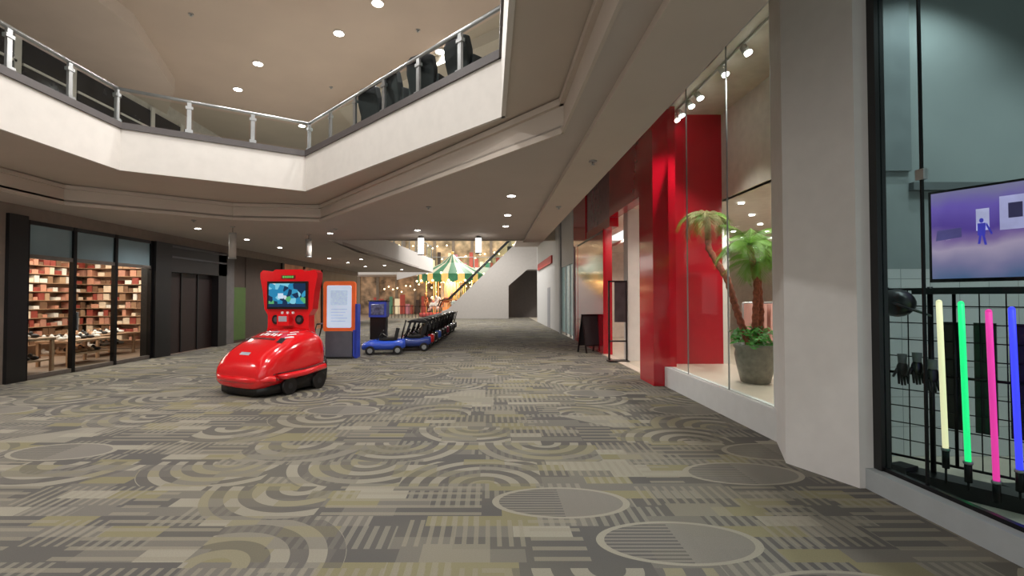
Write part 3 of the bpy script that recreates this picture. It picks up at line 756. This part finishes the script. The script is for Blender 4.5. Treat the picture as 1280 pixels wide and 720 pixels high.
b.box(-16,8,51,51.2,4.6,9,mat('back_upper_shop_glow',(190,166,130),.6,emis=.25,var=.7,scale=1.0))  # upper wall glows the same way, as a lit shop
for k in range(10): b.box(-14+k*2,-13.7+k*2,50.8,51,0,9,mat('back_pier',(150,136,120),.6))
b.done()
b=B('back_shop_displays_lamps')
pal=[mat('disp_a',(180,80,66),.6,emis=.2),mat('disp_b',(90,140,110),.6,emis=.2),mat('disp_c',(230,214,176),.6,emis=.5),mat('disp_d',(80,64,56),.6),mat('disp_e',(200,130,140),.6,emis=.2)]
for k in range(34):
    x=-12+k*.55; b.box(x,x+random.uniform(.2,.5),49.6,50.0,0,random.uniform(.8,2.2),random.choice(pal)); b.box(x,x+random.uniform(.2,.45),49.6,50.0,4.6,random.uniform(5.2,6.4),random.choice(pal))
for k in range(30): b.sph((-10+k*.5,50.4,5.2+random.uniform(0,2.2)),.09,LAMPW,8,6)  # warm lamp spheres, joined into the display mesh
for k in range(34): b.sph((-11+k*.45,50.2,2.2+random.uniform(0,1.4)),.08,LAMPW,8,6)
b.done()
b=B('wall_far_balcony')
FP=[(-5,14.8),(-5.1,19),(-4,33),(-6,38),(-9,46.5)]
strip(b,FP,3.4,4.3,-.1,FASC); b.done()
railing('balcony_glass_railing',FP,4.3,5.2,1.5); railing('balcony_glass_railing',[(-9,46.5),(1.5,46.5)],4.6,5.6,1.6)
b=B('wall_far_right'); b.box(4.9,5,33,40,0,9,RW); b.box(3.28,5,33,33.1,0,9,RW); b.done()

# carousel
b=B('carousel'); CX,CY=-3.35,43.2; n=14
CG=mat('canopy_green',(52,118,78),.6,emis=.05); CC=mat('canopy_cream',(206,200,172),.6,emis=.06); CRD=mat('carousel_red',(170,60,56),.5,emis=.15); GOLD=mat('carousel_gold',(232,180,104),.35,emis=.5)  # emission brightens canopy and trim, these parts are not lamps
R0=3.1
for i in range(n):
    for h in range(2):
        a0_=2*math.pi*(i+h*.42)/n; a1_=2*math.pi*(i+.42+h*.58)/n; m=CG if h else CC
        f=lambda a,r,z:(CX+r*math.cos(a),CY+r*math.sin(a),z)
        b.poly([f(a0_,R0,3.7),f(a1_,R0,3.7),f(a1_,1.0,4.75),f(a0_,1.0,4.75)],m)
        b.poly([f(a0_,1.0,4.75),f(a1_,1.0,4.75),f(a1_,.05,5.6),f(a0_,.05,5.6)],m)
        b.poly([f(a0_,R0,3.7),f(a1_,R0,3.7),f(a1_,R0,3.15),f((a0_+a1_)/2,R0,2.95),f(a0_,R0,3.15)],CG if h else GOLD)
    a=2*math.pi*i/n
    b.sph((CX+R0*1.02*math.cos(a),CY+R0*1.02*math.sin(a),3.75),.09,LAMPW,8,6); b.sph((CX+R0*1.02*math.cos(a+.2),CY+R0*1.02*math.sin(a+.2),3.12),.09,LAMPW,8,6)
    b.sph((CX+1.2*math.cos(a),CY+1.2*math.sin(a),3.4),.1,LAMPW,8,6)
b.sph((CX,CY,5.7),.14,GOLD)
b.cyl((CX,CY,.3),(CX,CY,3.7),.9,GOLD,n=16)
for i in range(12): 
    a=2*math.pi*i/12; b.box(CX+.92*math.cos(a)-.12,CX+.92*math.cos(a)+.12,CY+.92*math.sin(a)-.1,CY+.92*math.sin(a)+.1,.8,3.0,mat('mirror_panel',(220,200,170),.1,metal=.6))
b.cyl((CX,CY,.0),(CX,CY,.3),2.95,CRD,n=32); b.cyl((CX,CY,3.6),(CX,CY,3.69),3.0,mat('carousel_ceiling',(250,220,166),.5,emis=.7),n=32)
hc=[mat('horse_white',(236,228,214),.4,emis=.15),mat('horse_brown',(160,100,60),.4),mat('horse_grey',(190,186,186),.4,emis=.1)]  # pale horses glow slightly, added brightness under the canopy
for i in range(14):
    a=2*math.pi*i/14; r=2.35 if i%2 else 1.75; x=CX+r*math.cos(a); y=CY+r*math.sin(a); z=1.25+.2*math.sin(i*2)
    b.cyl((x,y,.3),(x,y,3.6),.04,GOLD,n=8)
    o=b.M; b.M=Matrix.Translation((x,y,z))@Matrix.Rotation(a+math.pi/2,4,'Z'); m=hc[i%3]
    b.sph((0,0,0),(.48,.17,.21),m); b.sph((.3,0,.04),(.22,.16,.22),m)
    b.tube([(.35,0,.1),(.52,0,.36),(.6,0,.55)],[.14,.1,.08],m,8); b.tube([(.56,0,.58),(.72,0,.52),(.84,0,.44)],[.09,.07,.05],m,8)
    b.cbox((.46,0,.42),(.06,.04,.34),hc[1],ry=.35); b.cbox((0,0,.2),(.3,.3,.06),CRD)
    for sx,yy_ in ((.32,.09),(.32,-.09)): b.tube([(sx,yy_,-.08),(sx+.18,yy_,-.3),(sx+.06,yy_,-.5)],[.07,.045,.035],m,6)
    for sx,yy_ in ((-.36,.09),(-.36,-.09)): b.tube([(sx,yy_,-.05),(sx+.02,yy_,-.3),(sx-.16,yy_,-.4),(sx-.22,yy_,-.6)],[.09,.06,.04,.035],m,6)
    b.tube([(-.46,0,.08),(-.62,0,-.02),(-.66,0,-.3)],[.04,.06,.02],hc[1],6)
    b.M=o
b.done(normals=False)
b=B('carousel_fence')
for k in range(15): b.cyl((-8+k*.28,39.2,0),(-8+k*.28,39.2,.95),.02,BLKM,n=6)
b.box(-8,-4.0,39.18,39.22,.93,.98,BLKM); b.done()
spot('carousel_lamp',(CX,CY-1.6,3.5),240,(1,.86,.66),150,.1); spot('carousel_lamp',(CX+1.6,CY,3.5),240,(1,.86,.66),150,.1); spot('carousel_lamp',(CX-1.6,CY,3.5),240,(1,.86,.66),150,.1)
